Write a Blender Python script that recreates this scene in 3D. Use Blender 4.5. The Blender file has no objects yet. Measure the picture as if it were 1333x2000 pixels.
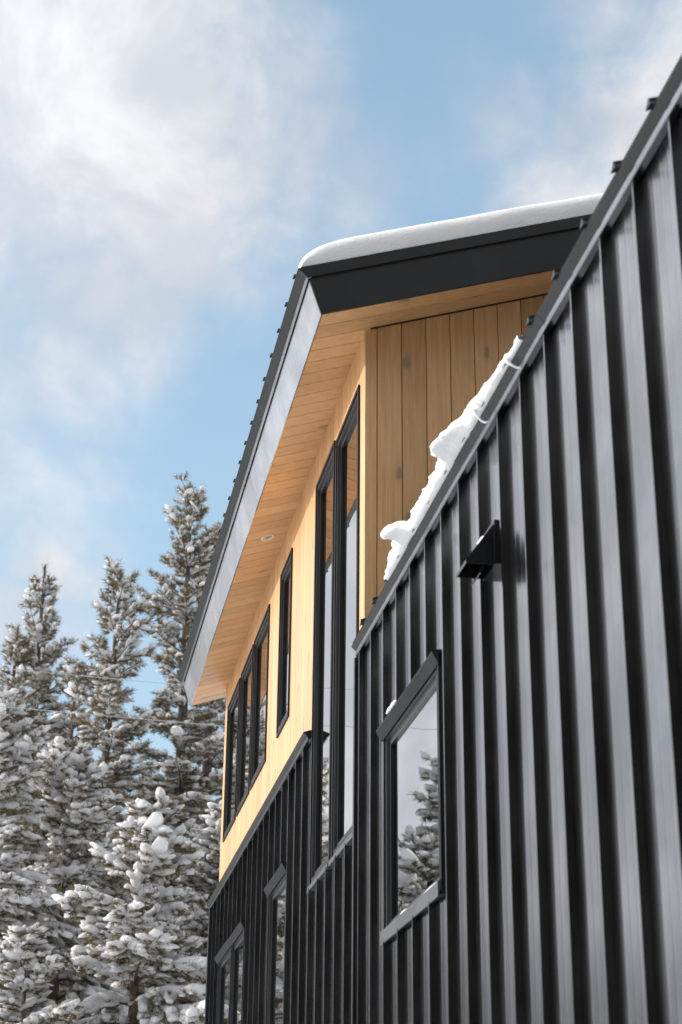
import bpy, math, random
import numpy as np
R = math.radians
scene = bpy.context.scene
col = scene.collection

# ------------------------------------------------------------------ camera
# world: X runs along the facade (away from the viewer), Y is out of the facade, Z is up
from mathutils import Matrix, Vector, noise as mnoise
CAM = Vector((0.0, 1.6, 1.6))
RIGHT = Vector((-0.17785738, -0.98401308, 0.00921995))
UPV = Vector((-0.39730562, 0.08037723, 0.91415958))
BACK = Vector((-0.90028606, 0.15892689, -0.40524961))
FPX = 3355.67
cam_d = bpy.data.cameras.new('camera')
cam_d.sensor_fit = 'VERTICAL'
cam_d.sensor_height = 36.0
cam_d.sensor_width = 24.0
cam_d.lens = FPX / 2000 * 36.0
cam_d.clip_start = 0.05
cam_d.clip_end = 3000
cam_d.dof.use_dof = True
cam_d.dof.focus_distance = 11.5
cam_d.dof.aperture_fstop = 4.5
cam = bpy.data.objects.new('camera', cam_d)
col.objects.link(cam)
cam.matrix_world = Matrix(((RIGHT.x, UPV.x, BACK.x, CAM.x), (RIGHT.y, UPV.y, BACK.y, CAM.y),
                           (RIGHT.z, UPV.z, BACK.z, CAM.z), (0, 0, 0, 1)))
scene.camera = cam

# ------------------------------------------------------------------ light
SUN_FROM_NORMAL = 7.0          # degrees from the facade normal towards +X
SUN_EL = math.degrees(math.atan(0.40 * math.cos(R(SUN_FROM_NORMAL))))
_a = R(90 - SUN_FROM_NORMAL)    # azimuth measured from +X towards +Y
SUN_DIR = Vector((math.cos(R(SUN_EL)) * math.cos(_a), math.cos(R(SUN_EL)) * math.sin(_a), math.sin(R(SUN_EL))))
sun_d = bpy.data.lights.new('sun', 'SUN')
sun_d.energy = 2.25
sun_d.angle = R(0.5)
sun_d.color = (1.0, 0.935, 0.85)
sun = bpy.data.objects.new('sun', sun_d)
col.objects.link(sun)
sun.rotation_euler = SUN_DIR.to_track_quat('Z', 'Y').to_euler()

scene.view_settings.view_transform = 'Standard'
scene.view_settings.look = 'None'
scene.view_settings.exposure = 0.64
scene.view_settings.gamma = 1.0
scene.view_settings.use_curve_mapping = False
scene.cycles.max_bounces = 9
scene.cycles.diffuse_bounces = 7
scene.cycles.glossy_bounces = 3
scene.cycles.transmission_bounces = 8
scene.cycles.use_denoising = True


def pdir(px, py):
    v = RIGHT * (px - 666.5) + UPV * (1000.0 - py) - BACK * FPX
    return v.normalized()


# ------------------------------------------------------------------ sky with clouds
SKY_STRENGTH = 0.14
world = bpy.data.worlds.new('World')
scene.world = world
world.use_nodes = True
nt = world.node_tree
nt.nodes.clear()


class NB:
    """small node-building helper"""
    def __init__(s, tree):
        s.t = tree

    def n(s, kind, **kw):
        nd = s.t.nodes.new(kind)
        for k, v in kw.items():
            setattr(nd, k, v)
        return nd

    def put(s, sock, v):
        if isinstance(v, bpy.types.NodeSocket):
            s.t.links.new(v, sock)
        else:
            sock.default_value = v

    def math(s, op, a, b=0.0, c=None, clamp=False):
        nd = s.n('ShaderNodeMath', operation=op, use_clamp=clamp)
        s.put(nd.inputs[0], a)
        s.put(nd.inputs[1], b)
        if c is not None:
            s.put(nd.inputs[2], c)
        return nd.outputs[0]

    def vmath(s, op, a, b=(0, 0, 0), scale=None):
        nd = s.n('ShaderNodeVectorMath', operation=op)
        s.put(nd.inputs[0], a)
        s.put(nd.inputs[1], b)
        if scale is not None:
            s.put(nd.inputs['Scale'], scale)
        return nd.outputs['Value'] if op in ('DISTANCE', 'DOT_PRODUCT', 'LENGTH') else nd.outputs[0]

    def noise(s, vec, scale, detail=4.0, rough=0.55, dist=0.0, out='Fac'):
        nd = s.n('ShaderNodeTexNoise')
        s.put(nd.inputs['Vector'], vec)
        s.put(nd.inputs['Scale'], scale)
        s.put(nd.inputs['Detail'], detail)
        s.put(nd.inputs['Roughness'], rough)
        s.put(nd.inputs['Distortion'], dist)
        return nd.outputs[out]

    def remap(s, v, a, b, c=0.0, d=1.0, smooth=True):
        nd = s.n('ShaderNodeMapRange', interpolation_type='SMOOTHSTEP' if smooth else 'LINEAR')
        for i, x in enumerate((v, a, b, c, d)):
            s.put(nd.inputs[i], x)
        return nd.outputs[0]

    def mix(s, fac, a, b, blend='MIX'):
        nd = s.n('ShaderNodeMix', data_type='RGBA', blend_type=blend)
        s.put(nd.inputs[0], fac)
        s.put(nd.inputs[6], a)
        s.put(nd.inputs[7], b)
        return nd.outputs[2]


w = NB(nt)
sky = w.n('ShaderNodeTexSky', sky_type='NISHITA', sun_disc=False)
sky.sun_elevation = R(SUN_EL)
sky.sun_rotation = math.atan2(SUN_DIR.x, SUN_DIR.y)
sky.altitude = 1900
sky.air_density = 1.0
sky.dust_density = 0.6
sky.ozone_density = 1.0
tc = w.n('ShaderNodeTexCoord')
direc = tc.outputs['Generated']
wn = w.noise(direc, 5.0, 5, 0.55, out='Color')
warp = w.vmath('SCALE', w.vmath('SUBTRACT', wn, (0.5, 0.5, 0.5)), scale=0.17)
wn2 = w.noise(direc, 22.0, 4, 0.6, out='Color')
warp2 = w.vmath('SCALE', w.vmath('SUBTRACT', wn2, (0.5, 0.5, 0.5)), scale=0.035)
dw = w.vmath('ADD', w.vmath('ADD', direc, warp), warp2)
# cloud masses: (pixel direction, angular radius, amount)
BLOBS = [(130, 170, .17, 1.0), (330, 330, .15, 1.0), (60, 420, .16, .75), (230, 560, .13, .62), (480, 240, .10, .7),
         (560, 330, .075, .55), (120, 700, .12, .5), (310, 70, .10, .7), (700, 400, .07, .40), (940, 270, .075, .40),
         (1290, 200, .13, .95), (1120, 400, .10, .75), (1333, 420, .15, .9), (15, 1170, .055, .7), (-60, 1000, .12, .55),
         (170, 930, .06, .38), (-200, 300, .2, 1.0), (-300, 800, .2, .8), (1500, 100, .2, 1.0), (380, 720, .06, .3),
         (-20, 1300, .06, .6), (830, 330, .07, .30)]
acc = None
for (bx, by, br, ba) in BLOBS:
    c = pdir(bx, by)
    dd = w.vmath('DISTANCE', dw, tuple(c))
    v = w.remap(dd, 0.0, br, ba, 0.0)
    acc = v if acc is None else w.math('MAXIMUM', acc, v)
# the clouds go on all round outside the picture
fld = w.noise(w.vmath('MULTIPLY', direc, (1, 1, 1.6)), 2.3, 7, 0.6, 0.4)
gen = w.remap(fld, 0.24, 0.52, 0.0, 1.0)
view = w.vmath('DOT_PRODUCT', direc, tuple(pdir(666, 700)))
gen = w.math('MULTIPLY', gen, w.remap(view, 0.93, 0.975, 1.0, 0.0))
acc = w.math('MAXIMUM', acc, gen)
fb = w.noise(direc, 13.0, 9, 0.62, 0.35)
fb2 = w.noise(direc, 4.5, 5, 0.55, 0.2)
dens = w.math('MULTIPLY', acc, w.math('ADD', 0.08, w.math('MULTIPLY', fb, 1.85)))
dens = w.math('MULTIPLY', dens, w.math('ADD', 0.55, w.math('MULTIPLY', fb2, 0.9)))
cover = w.remap(dens, 0.07, 0.86, 0.0, 1.0)
sep = w.n('ShaderNodeSeparateXYZ')
nt.links.new(direc, sep.inputs[0])
hz = w.remap(sep.outputs[2], 0.10, 0.66, 0.80, 0.38)              # thin bright veil towards the horizon
shade = w.noise(direc, 9.0, 6, 0.6, 0.3)
ccol = w.mix(w.remap(shade, 0.36, 0.66), (2.95, 3.07, 3.35, 1), (4.15, 4.15, 4.25, 1))
skc = w.mix(1.0, sky.outputs[0], (1.15, 1.40, 1.28, 1), 'MULTIPLY')
skc = w.mix(hz, skc, (2.62, 3.35, 3.95, 1))
fwd = w.math('MAXIMUM', w.vmath('DOT_PRODUCT', direc, tuple(SUN_DIR)), 0.0)
fwd = w.math('ADD', 1.0, w.math('MULTIPLY', w.math('POWER', fwd, 3.0), 3.2))     # clouds scatter forward round the sun
ccol = w.vmath('SCALE', ccol, scale=fwd)
fin = w.mix(cover, skc, ccol)
bg = w.n('ShaderNodeBackground')
nt.links.new(fin, bg.inputs[0])
bg.inputs[1].default_value = SKY_STRENGTH
wo = w.n('ShaderNodeOutputWorld')
nt.links.new(bg.outputs[0], wo.inputs[0])

# ------------------------------------------------------------------ helpers
def tag(o, label=None, cat=None, group=None, kind=None):
    for k, v in (('label', label), ('category', cat), ('group', group), ('kind', kind)):
        if v:
            o[k] = v
    return o


def empty(name, loc=(0, 0, 0)):
    o = bpy.data.objects.new(name, None)
    o.empty_display_size = 0.2
    col.objects.link(o)
    o.location = loc
    return o


def mobj(name, verts, faces, mat, parent=None, smooth=None):
    """one mesh object; origin moved to the middle of its bottom; parents are never rotated"""
    v = np.asarray(verts, dtype=float)
    lo, hi = v.min(0), v.max(0)
    c = np.array([(lo[0] + hi[0]) / 2, (lo[1] + hi[1]) / 2, lo[2]])
    me = bpy.data.meshes.new(name)
    me.from_pydata([tuple(p) for p in (v - c)], [], faces)
    if smooth is True:
        me.polygons.foreach_set('use_smooth', [True] * len(me.polygons))
    elif smooth is not None:
        me.polygons.foreach_set('use_smooth', smooth)
    me.materials.append(mat)
    me.update()
    o = bpy.data.objects.new(name, me)
    col.objects.link(o)
    o.location = c
    if parent is not None:
        o.parent = parent
        pw = Vector((0, 0, 0))
        q = parent
        while q is not None:
            pw += q.location
            q = q.parent
        o.location = Vector(c) - pw
    return o


class MB:
    def __init__(s):
        s.v, s.f = [], []

    def add(s, vs, fs):
        k = len(s.v)
        s.v += [tuple(p) for p in vs]
        s.f += [tuple(i + k for i in f) for f in fs]

    def box(s, x0, x1, y0, y1, z0, z1):
        s.add([(x0, y0, z0), (x1, y0, z0), (x1, y1, z0), (x0, y1, z0), (x0, y0, z1), (x1, y0, z1), (x1, y1, z1), (x0, y1, z1)],
              [(3, 2, 1, 0), (4, 5, 6, 7), (0, 1, 5, 4), (1, 2, 6, 5), (2, 3, 7, 6), (3, 0, 4, 7)])

    def extr(s, poly, a0, a1, fn, cap=True):
        """closed polygon in 2D extruded from a0 to a1; fn(p, q, a) -> xyz"""
        n = len(poly)
        vs = [fn(p, q, a0) for p, q in poly] + [fn(p, q, a1) for p, q in poly]
        fs = [(i, (i + 1) % n, (i + 1) % n + n, i + n) for i in range(n)]
        if cap:
            fs += [tuple(range(n - 1, -1, -1)), tuple(range(n, 2 * n))]
        s.add(vs, fs)

    def ring(s, x0, x1, z0, z1, wd, y0, y1):
        o = [(x0, z0), (x1, z0), (x1, z1), (x0, z1)]
        i = [(x0 + wd, z0 + wd), (x1 - wd, z0 + wd), (x1 - wd, z1 - wd), (x0 + wd, z1 - wd)]
        vs = [(x, y1, z) for x, z in o] + [(x, y1, z) for x, z in i] + [(x, y0, z) for x, z in o] + [(x, y0, z) for x, z in i]
        fs = []
        for k in range(4):
            m = (k + 1) % 4
            fs += [(k, m, 4 + m, 4 + k), (4 + k, 4 + m, 12 + m, 12 + k), (8 + m, 8 + k, 12 + k, 12 + m), (m, k, 8 + k, 8 + m)]
        s.add(vs, fs)

    def build(s, name, mat, parent=None, smooth=None):
        return mobj(name, s.v, s.f, mat, parent, smooth)


def new_mat(name):
    m = bpy.data.materials.new(name)
    m.use_nodes = True
    t = m.node_tree
    b = t.nodes['Principled BSDF']
    return m, NB(t), b


# ------------------------------------------------------------------ materials
def mat_metal(name, base, rough, ior, spec_var=0.05, wave=0.0012, metallic=0.0):
    m, n, b = new_mat(name)
    g = n.n('ShaderNodeNewGeometry').outputs['Position']
    st = n.noise(n.vmath('MULTIPLY', g, (5, 5, 0.22)), 4.0, 4, 0.6)
    cl = n.noise(g, 2.2, 5, 0.6)
    c2 = tuple(min(1, x * 1.5) for x in base) + (1,)
    n.put(b.inputs['Base Color'], n.mix(n.remap(cl, 0.35, 0.7), base + (1,), c2))
    n.put(b.inputs['Roughness'], n.remap(st, 0.3, 0.7, rough - spec_var, rough + spec_var))
    b.inputs['IOR'].default_value = ior
    b.inputs['Metallic'].default_value = metallic
    # slight oil-canning of the sheet
    bp = n.n('ShaderNodeBump')
    bp.inputs['Strength'].default_value = 1.0
    bp.inputs['Distance'].default_value = wave
    n.put(bp.inputs['Height'], n.noise(n.vmath('MULTIPLY', g, (1.0, 1.0, 0.30)), 4.5, 2, 0.5))
    n.t.links.new(bp.outputs[0], b.inputs['Normal'])
    return m


M_METAL = mat_metal('black_painted_steel', (0.185, 0.19, 0.20), 0.19, 1.5, 0.02, metallic=1.0)
M_TRIM = mat_metal('black_steel_flashing', (0.010, 0.011, 0.0125), 0.25, 1.45, 0.0, wave=0.0002)
M_FASC = mat_metal('charcoal_steel_skylit', (0.34, 0.345, 0.355), 0.22, 1.5, 0.0, wave=0.0005, metallic=1.0)  # same steel as the rake, brightened: the sky's reflection put into its colour
M_RAKE = mat_metal('charcoal_steel_shaded', (0.011, 0.0135, 0.0138), 0.42, 1.4, 0.02, wave=0.0004)  # dark, duller copy of the fascia steel; the shade is put into its colour
M_FRAME = mat_metal('black_window_frame', (0.008, 0.009, 0.009), 0.30, 1.45, 0.02, wave=0.0)
M_BLACK = mat_metal('black_window_casing', (0.008, 0.0085, 0.009), 0.50, 1.28, 0.02, wave=0.0)
M_SILL = mat_metal('dark_grey_sill', (0.045, 0.047, 0.05), 0.30, 1.6, 0.02, wave=0.0)


def mat_wood(name, axis, gain=1.0):
    """pale stained pine; axis = direction of the grain"""
    m, n, b = new_mat(name)
    g = n.n('ShaderNodeNewGeometry').outputs['Position']
    rnd = n.n('ShaderNodeObjectInfo').outputs['Random']
    comb = n.n('ShaderNodeCombineXYZ')
    for k in range(3):
        n.put(comb.inputs[k], n.math('MULTIPLY', rnd, (17.0, 31.0, 23.0)[k]))
    p = n.vmath('ADD', g, comb.outputs[0])
    sc = [14.0, 14.0, 14.0]
    sc[axis] = 0.7
    ps = n.vmath('MULTIPLY', p, tuple(sc))
    grain = n.noise(ps, 3.2, 6, 0.62, 0.8)
    fine = n.noise(ps, 16.0, 3, 0.6)
    big = n.noise(p, 1.3, 3, 0.5)
    c = n.mix(n.remap(grain, 0.32, 0.70), (0.54, 0.312, 0.140, 1), (0.67, 0.410, 0.205, 1))
    c = n.mix(n.math('MULTIPLY', n.remap(fine, 0.45, 0.75), 0.22), c, (0.42, 0.23, 0.095, 1))
    c = n.mix(n.remap(big, 0.35, 0.75, 0.0, 0.35), c, (0.65, 0.42, 0.225, 1))
    tint = n.mix(n.remap(rnd, 0.0, 1.0, 0.0, 1.0, False), (0.86 * gain, 0.84 * gain, 0.80 * gain, 1), (1.08 * gain, 1.07 * gain, 1.06 * gain, 1))
    c = n.mix(1.0, c, tint, 'MULTIPLY')
    # knots: sparse rings with a grey halo
    sp = n.n('ShaderNodeSeparateXYZ')
    n.put(sp.inputs[0], p)
    kc = n.n('ShaderNodeCombineXYZ')
    n.put(kc.inputs[0], n.math('ADD', sp.outputs[0], sp.outputs[1]) if axis == 2 else sp.outputs[0])
    n.put(kc.inputs[1], sp.outputs[axis])
    n.put(kc.inputs[2], 0.0)
    wob = n.vmath('SCALE', n.noise(p, 9.0, 2, 0.5, out='Color'), scale=0.06)
    vor = n.n('ShaderNodeTexVoronoi', voronoi_dimensions='2D', feature='F1')
    n.put(vor.inputs['Vector'], n.vmath('MULTIPLY', n.vmath('ADD', kc.outputs[0], wob), (4.8, 2.3, 1.0)))
    vor.inputs['Scale'].default_value = 1.0
    dist = vor.outputs['Distance']
    cc = n.n('ShaderNodeSeparateColor')
    n.put(cc.inputs[0], vor.outputs['Color'])
    sel = n.remap(cc.outputs[0], 0.50, 0.54)
    halo = n.math('MULTIPLY', n.remap(dist, 0.05, 0.26, 1.0, 0.0), n.math('MULTIPLY', sel, 0.38))
    core = n.math('MULTIPLY', n.remap(dist, 0.05, 0.12, 1.0, 0.0), n.math('MULTIPLY', sel, 0.5))
    c = n.mix(halo, c, (0.36, 0.27, 0.16, 1))
    c = n.mix(core, c, (0.17, 0.105, 0.055, 1))
    n.put(b.inputs['Base Color'], c)
    n.put(b.inputs['Roughness'], n.remap(grain, 0.3, 0.7, 0.33, 0.44))
    b.inputs['Specular IOR Level'].default_value = 0.5
    bp = n.n('ShaderNodeBump')
    bp.inputs['Strength'].default_value = 0.35
    bp.inputs['Distance'].default_value = 0.002
    n.put(bp.inputs['Height'], n.math('ADD', grain, n.math('MULTIPLY', fine, 0.6)))
    n.t.links.new(bp.outputs[0], b.inputs['Normal'])
    return m


M_WOODV = mat_wood('pine_boards_upright', 2, 1.02)
M_WOODS = mat_wood('pine_boards_soffit', 1, 0.98)

m, n, b = new_mat('dark_sheathing')
b.inputs['Base Color'].default_value = (0.045, 0.028, 0.015, 1)
b.inputs['Roughness'].default_value = 0.9
M_CORE = m


def mat_snow(name, grain=60.0, lump=5.0):
    m, n, b = new_mat(name)
    g = n.n('ShaderNodeNewGeometry').outputs['Position']
    cl = n.noise(g, 3.0, 4, 0.6)
    n.put(b.inputs['Base Color'], n.mix(n.remap(cl, 0.3, 0.7), (0.85, 0.86, 0.875, 1), (0.90, 0.90, 0.90, 1)))
    b.inputs['Roughness'].default_value = 0.75
    b.inputs['Specular IOR Level'].default_value = 0.2
    b.inputs['Subsurface Weight'].default_value = 0.0
    bp = n.n('ShaderNodeBump')
    bp.inputs['Strength'].default_value = 0.55
    bp.inputs['Distance'].default_value = 0.02
    n.put(bp.inputs['Height'], n.math('ADD', n.noise(g, lump, 5, 0.6), n.math('MULTIPLY', n.noise(g, grain, 3, 0.7), 0.35)))
    n.t.links.new(bp.outputs[0], b.inputs['Normal'])
    return m


M_SNOW = mat_snow('fresh_snow')
M_TSNOW = mat_snow('branch_snow', 40.0, 9.0)


def add_translucency(m, colour, fac):
    n = NB(m.node_tree)
    out = [q for q in m.node_tree.nodes if q.bl_idname == 'ShaderNodeOutputMaterial'][0]
    src = out.inputs[0].links[0].from_socket
    tr = n.n('ShaderNodeBsdfTranslucent')
    n.put(tr.inputs['Color'], colour)
    mx = n.n('ShaderNodeMixShader')
    mx.inputs[0].default_value = fac
    n.t.links.new(src, mx.inputs[1])
    n.t.links.new(tr.outputs[0], mx.inputs[2])
    n.t.links.new(mx.outputs[0], out.inputs[0])


add_translucency(M_TSNOW, (0.92, 0.92, 0.92, 1), 0.45)

m, n, b = new_mat('clear_ice')
b.inputs['Base Color'].default_value = (0.86, 0.89, 0.92, 1)
b.inputs['Roughness'].default_value = 0.12
b.inputs['IOR'].default_value = 1.31
b.inputs['Transmission Weight'].default_value = 0.35
M_ICE = m

m, n, b = new_mat('window_glass')
b.inputs['Base Color'].default_value = (0.46, 0.47, 0.48, 1)      # coated double glazing: half mirror
b.inputs['Roughness'].default_value = 0.0
b.inputs['Metallic'].default_value = 1.0
g = n.n('ShaderNodeNewGeometry').outputs['Position']
bp = n.n('ShaderNodeBump')
bp.inputs['Strength'].default_value = 1.0
bp.inputs['Distance'].default_value = 0.0006
n.put(bp.inputs['Height'], n.noise(g, 2.0, 1, 0.5))
n.t.links.new(bp.outputs[0], b.inputs['Normal'])
M_GLASS = m

m, n, b = new_mat('pine_needles')
rnd = n.n('ShaderNodeObjectInfo').outputs['Random']
g = n.n('ShaderNodeNewGeometry').outputs['Position']
c = n.mix(n.remap(n.noise(g, 2.4, 4, 0.65), 0.34, 0.66), (0.105, 0.095, 0.050, 1), (0.24, 0.185, 0.10, 1))
c = n.mix(n.remap(n.noise(g, 14.0, 2, 0.6), 0.5, 0.75, 0, 0.6), c, (0.26, 0.20, 0.115, 1))
n.put(b.inputs['Base Color'], c)
b.inputs['Roughness'].default_value = 0.6
b.inputs['Specular IOR Level'].default_value = 0.3
M_NEEDLE = m
add_translucency(M_NEEDLE, (0.20, 0.155, 0.085, 1), 0.25)

m, n, b = new_mat('pine_bark')
g = n.n('ShaderNodeNewGeometry').outputs['Position']
bk = n.noise(n.vmath('MULTIPLY', g, (9, 9, 2.2)), 2.5, 6, 0.65)
n.put(b.inputs['Base Color'], n.mix(n.remap(bk, 0.35, 0.65), (0.045, 0.034, 0.027, 1), (0.17, 0.125, 0.095, 1)))
b.inputs['Roughness'].default_value = 0.9
bp = n.n('ShaderNodeBump')
bp.inputs['Strength'].default_value = 0.8
bp.inputs['Distance'].default_value = 0.03
n.put(bp.inputs['Height'], bk)
n.t.links.new(bp.outputs[0], b.inputs['Normal'])
M_BARK = m

m, n, b = new_mat('wire_sheath')
b.inputs['Base Color'].default_value = (0.55, 0.56, 0.57, 1)
b.inputs['Roughness'].default_value = 0.6
M_WIRE = m
m, n, b = new_mat('white_lamp_ring')
b.inputs['Base Color'].default_value = (0.72, 0.71, 0.69, 1)
b.inputs['Roughness'].default_value = 0.35
M_RING = m
m, n, b = new_mat('lamp_lens')
b.inputs['Base Color'].default_value = (0.20, 0.18, 0.15, 1)
b.inputs['Roughness'].default_value = 0.15
M_LENS = m

# ------------------------------------------------------------------ ground
rng = np.random.default_rng(7)


def ground():
    xs = np.concatenate([np.linspace(-600, -40, 12), np.linspace(-30, 90, 70), np.linspace(110, 700, 14)])
    ys = np.concatenate([np.linspace(-600, -40, 12), np.linspace(-30, 50, 50), np.linspace(70, 600, 12)])
    vs, fs = [], []
    for y in ys:
        for x in xs:
            h = 0.5 * mnoise.noise((x * .06, y * .06, 1.0)) + .12 * mnoise.noise((x * .4, y * .4, 5.0))
            d = max(0, 1 - max(abs(x - 7) / 14, abs(y) / 5))
            vs.append((x, y, h * (1 - d) - 0.05))
    nx = len(xs)
    for j in range(len(ys) - 1):
        for i in range(nx - 1):
            a = j * nx + i
            fs.append((a, a + 1, a + nx + 1, a + nx))
    o = mobj('snow_ground', vs, fs, M_SNOW, None, True)
    tag(o, kind='structure')


ground()

# ------------------------------------------------------------------ house
K = 1.6
SL = 1.0 / 3.0                                  # roof pitch 4:12
LN = math.hypot(1, SL)
house = empty('mountain_house', (8.0, -2.5, 0))
tag(house, 'black standing seam metal house with pale wood upper storey under a snowy roof', 'house')

XW0, XW1 = 8.35, 15.03                          # wood storey
XM0, XM1 = -1.2, 15.42                          # metal storey
ZC = 1.6 + K * 1.876                            # top outer edge of lower drip edge
OC = 0.061                                      # how far it stands out
Z_METAL_TOP = ZC - 0.036
ZS0 = 1.6 + K * 3.0615                          # soffit height at the facade plane


def zsof(y):
    return ZS0 - SL * y


# cores (the sheathed walls that carry the cladding)
mb = MB()
mb.box(XM0, XM1 - 0.03, -6.0, -0.14, -0.5, ZC - 0.02)
metal_wall = mb.build('metal_wall', M_CORE, house)
mb = MB()
pf = [(-0.14, ZC - 0.3), (-0.14, zsof(-0.14)), (-5.0, zsof(-5.0)), (-5.0, ZC - 0.3)]
mb.extr(pf, XW0 + 0.04, XW1, lambda p, q, a: (a, p, q))
wood_wall = mb.build('wood_wall', M_CORE, house)

# windows: s0, s1, z0, z1 measured in the facade plane -> metres on the casing plane
OF = 0.012


def wrect(s0, s1, z0, z1, o=OF):
    k = 1 - o / K
    return (K * s0 * k, K * s1 * k, 1.6 + K * z0 * k, 1.6 + K * z1 * k)


W_SQ = wrect(4.175, 4.90, 0.865, 1.495)
W_TR = wrect(5.335, 5.80, 1.285, 2.905)
W_TL = wrect(5.835, 6.265, 1.285, 2.925)
W_SG = wrect(6.91, 7.25, 2.15, 2.92)
W_T1 = wrect(7.62, 8.165, 2.15, 2.92)
W_T2 = wrect(8.205, 8.70, 2.15, 2.92)
W_T3 = wrect(8.755, 9.29, 2.15, 2.92)
W_LA = wrect(6.85, 7.37, 0.10, 1.51)
W_LB = wrect(8.19, 8.70, 0.10, 1.52)
W_LC = wrect(8.71, 9.28, 0.10, 1.525)
WINS = [W_SQ, W_TR, W_TL, W_SG, W_T1, W_T2, W_T3, W_LA, W_LB, W_LC]


def clip_profile(prof, a, b):
    """part of a polyline (u, d) between u=a and u=b"""
    out = []
    for (u0, d0), (u1, d1) in zip(prof[:-1], prof[1:]):
        if max(u0, u1) < a - 1e-9 or min(u0, u1) > b + 1e-9:
            continue
        if abs(u1 - u0) < 1e-9:
            pts = [(u0, d0), (u1, d1)] if a <= u0 <= b else []
        else:
            t0 = min(max((a - u0) / (u1 - u0), 0), 1)
            t1 = min(max((b - u0) / (u1 - u0), 0), 1)
            pts = [(u0 + (u1 - u0) * t, d0 + (d1 - d0) * t) for t in (t0, t1)]
        for p in pts:
            if not out or abs(p[0] - out[-1][0]) + abs(p[1] - out[-1][1]) > 1e-7:
                out.append(p)
    return out


def clad(name, prof, u0, u1, z0, z1, fn, mat, parent, holes=(), back=None, hard=0.02):
    """one cladding piece: polyline profile (relative to 0) swept between z0 and z1, cut round the holes"""
    prof = [(u0 + u, d) for u, d in prof]
    cuts = sorted(set([u0, u1] + [h for H in holes for h in H[:2] if u0 + .004 < h < u1 - .004]))
    rects = []
    for a, b in zip(cuts[:-1], cuts[1:]):
        mid = (a + b) / 2
        zs = [(z0, z1)]
        for H in holes:
            if H[0] < mid < H[1]:
                nz = []
                for (p, q) in zs:
                    if H[3] <= p or H[2] >= q:
                        nz.append((p, q))
                    else:
                        if H[2] > p + .01:
                            nz.append((p, H[2]))
                        if H[3] < q - .01:
                            nz.append((H[3], q))
                zs = nz
        rects += [[a, b, p, q, len(rects) + k] for k, (p, q) in enumerate(zs)]
    for _ in range(4):                            # join the pieces that touch
        for r in rects:
            for t in rects:
                if abs(r[1] - t[0]) < 1e-6 and min(r[3], t[3]) > max(r[2], t[2]) + .005:
                    r[4] = t[4] = min(r[4], t[4])
    for gid in sorted(set(r[4] for r in rects)):
        V, F = [], []
        for a, b, p, q, g_ in rects:
            if g_ != gid:
                continue
            pl = clip_profile(prof, a, b)
            if len(pl) < 2:
                continue
            for i in range(len(pl) - 1):
                (ua, da), (ub, db) = pl[i], pl[i + 1]
                k = len(V)
                V += [fn(ua, da, p), fn(ub, db, p), fn(ub, db, q), fn(ua, da, q)]
                F.append((k, k + 1, k + 2, k + 3))
            if back is not None:                  # end faces closing the profile to the wall behind
                for zz in (p, q):
                    k = len(V)
                    V += [fn(u, d, zz) for u, d in pl] + [fn(pl[-1][0], back, zz), fn(pl[0][0], back, zz)]
                    F.append(tuple(range(k, len(V))))
        if F:
            mobj(name, V, F, mat, parent)


# ---- metal panels: tall seam, then a pan with three pencil ribs
def metal_profile(p):
    pr = [(0, 0), (0, .028), (.010, .028), (.010, 0)]
    for c, hh, ww in ((.32, .0005, .010), (.52, .0004, .009), (.72, .0005, .010)):
        c = c * p
        for t in (-1, -.6, -.25, .25, .6, 1):
            pr.append((c + t * ww, hh * (0.5 + 0.5 * math.cos(math.pi * t))))
    pr.append((p, 0))
    return pr


fac = lambda u, d, z: (u, d, z)
xR = 4.02 - 0.307 * 17
SPLIT = W_TR[0] - 0.004
x = xR
while x < SPLIT - 0.02:
    u1 = min(x + 0.307, SPLIT)
    if u1 > XM0:
        clad('metal_panel', clip_profile(metal_profile(.307), 0, u1 - x), x, u1, 0.0, Z_METAL_TOP, fac, M_METAL, metal_wall,
             [W_SQ], back=-.01)
    x += 0.307
x = 14.86 - 0.2935 * 22
while x < XM1 - 0.02:
    u0, u1 = max(x, SPLIT + .002), min(x + 0.2935, XM1)
    if u1 > u0 + .02:
        pr = metal_profile(.2935)
        if u0 > x:
            pr = [(u - (u0 - x), d) for u, d in clip_profile(pr, u0 - x, .2935)]
        pr = clip_profile(pr, 0, u1 - u0)
        top = Z_METAL_TOP
        clad('metal_panel', pr, u0, u1, 0.0, top, fac, M_METAL, metal_wall, [W_TR, W_TL, W_LA, W_LB, W_LC], back=-.01)
    x += 0.2935
mb = MB()
mb.box(SPLIT - .035, SPLIT - .001, -.02, .030, 0, Z_METAL_TOP)
mb.build('jamb_trim', M_TRIM, metal_wall)
# corner trim of the metal storey
mb = MB()
mb.box(XM1 - .05, XM1 + .036, -6.0, .036, 0, Z_METAL_TOP)
mb.build('corner_trim', M_TRIM, metal_wall)

# ---- wood boards, upright
BP = 0.142


def board_profile(p):
    return [(.0015, -.018), (.0018, -.004), (.0042, 0), (p - .0042, 0), (p - .0018, -.004), (p - .0015, -.018)]


x = XW0
i = 0
while x < XW1 - .02:
    u1 = min(x + BP, XW1)
    clad('board', board_profile(u1 - x), x, u1, ZC - .030, ZS0 - .004, fac, M_WOODV, wood_wall, WINS, back=-.02)
    x = u1
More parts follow.
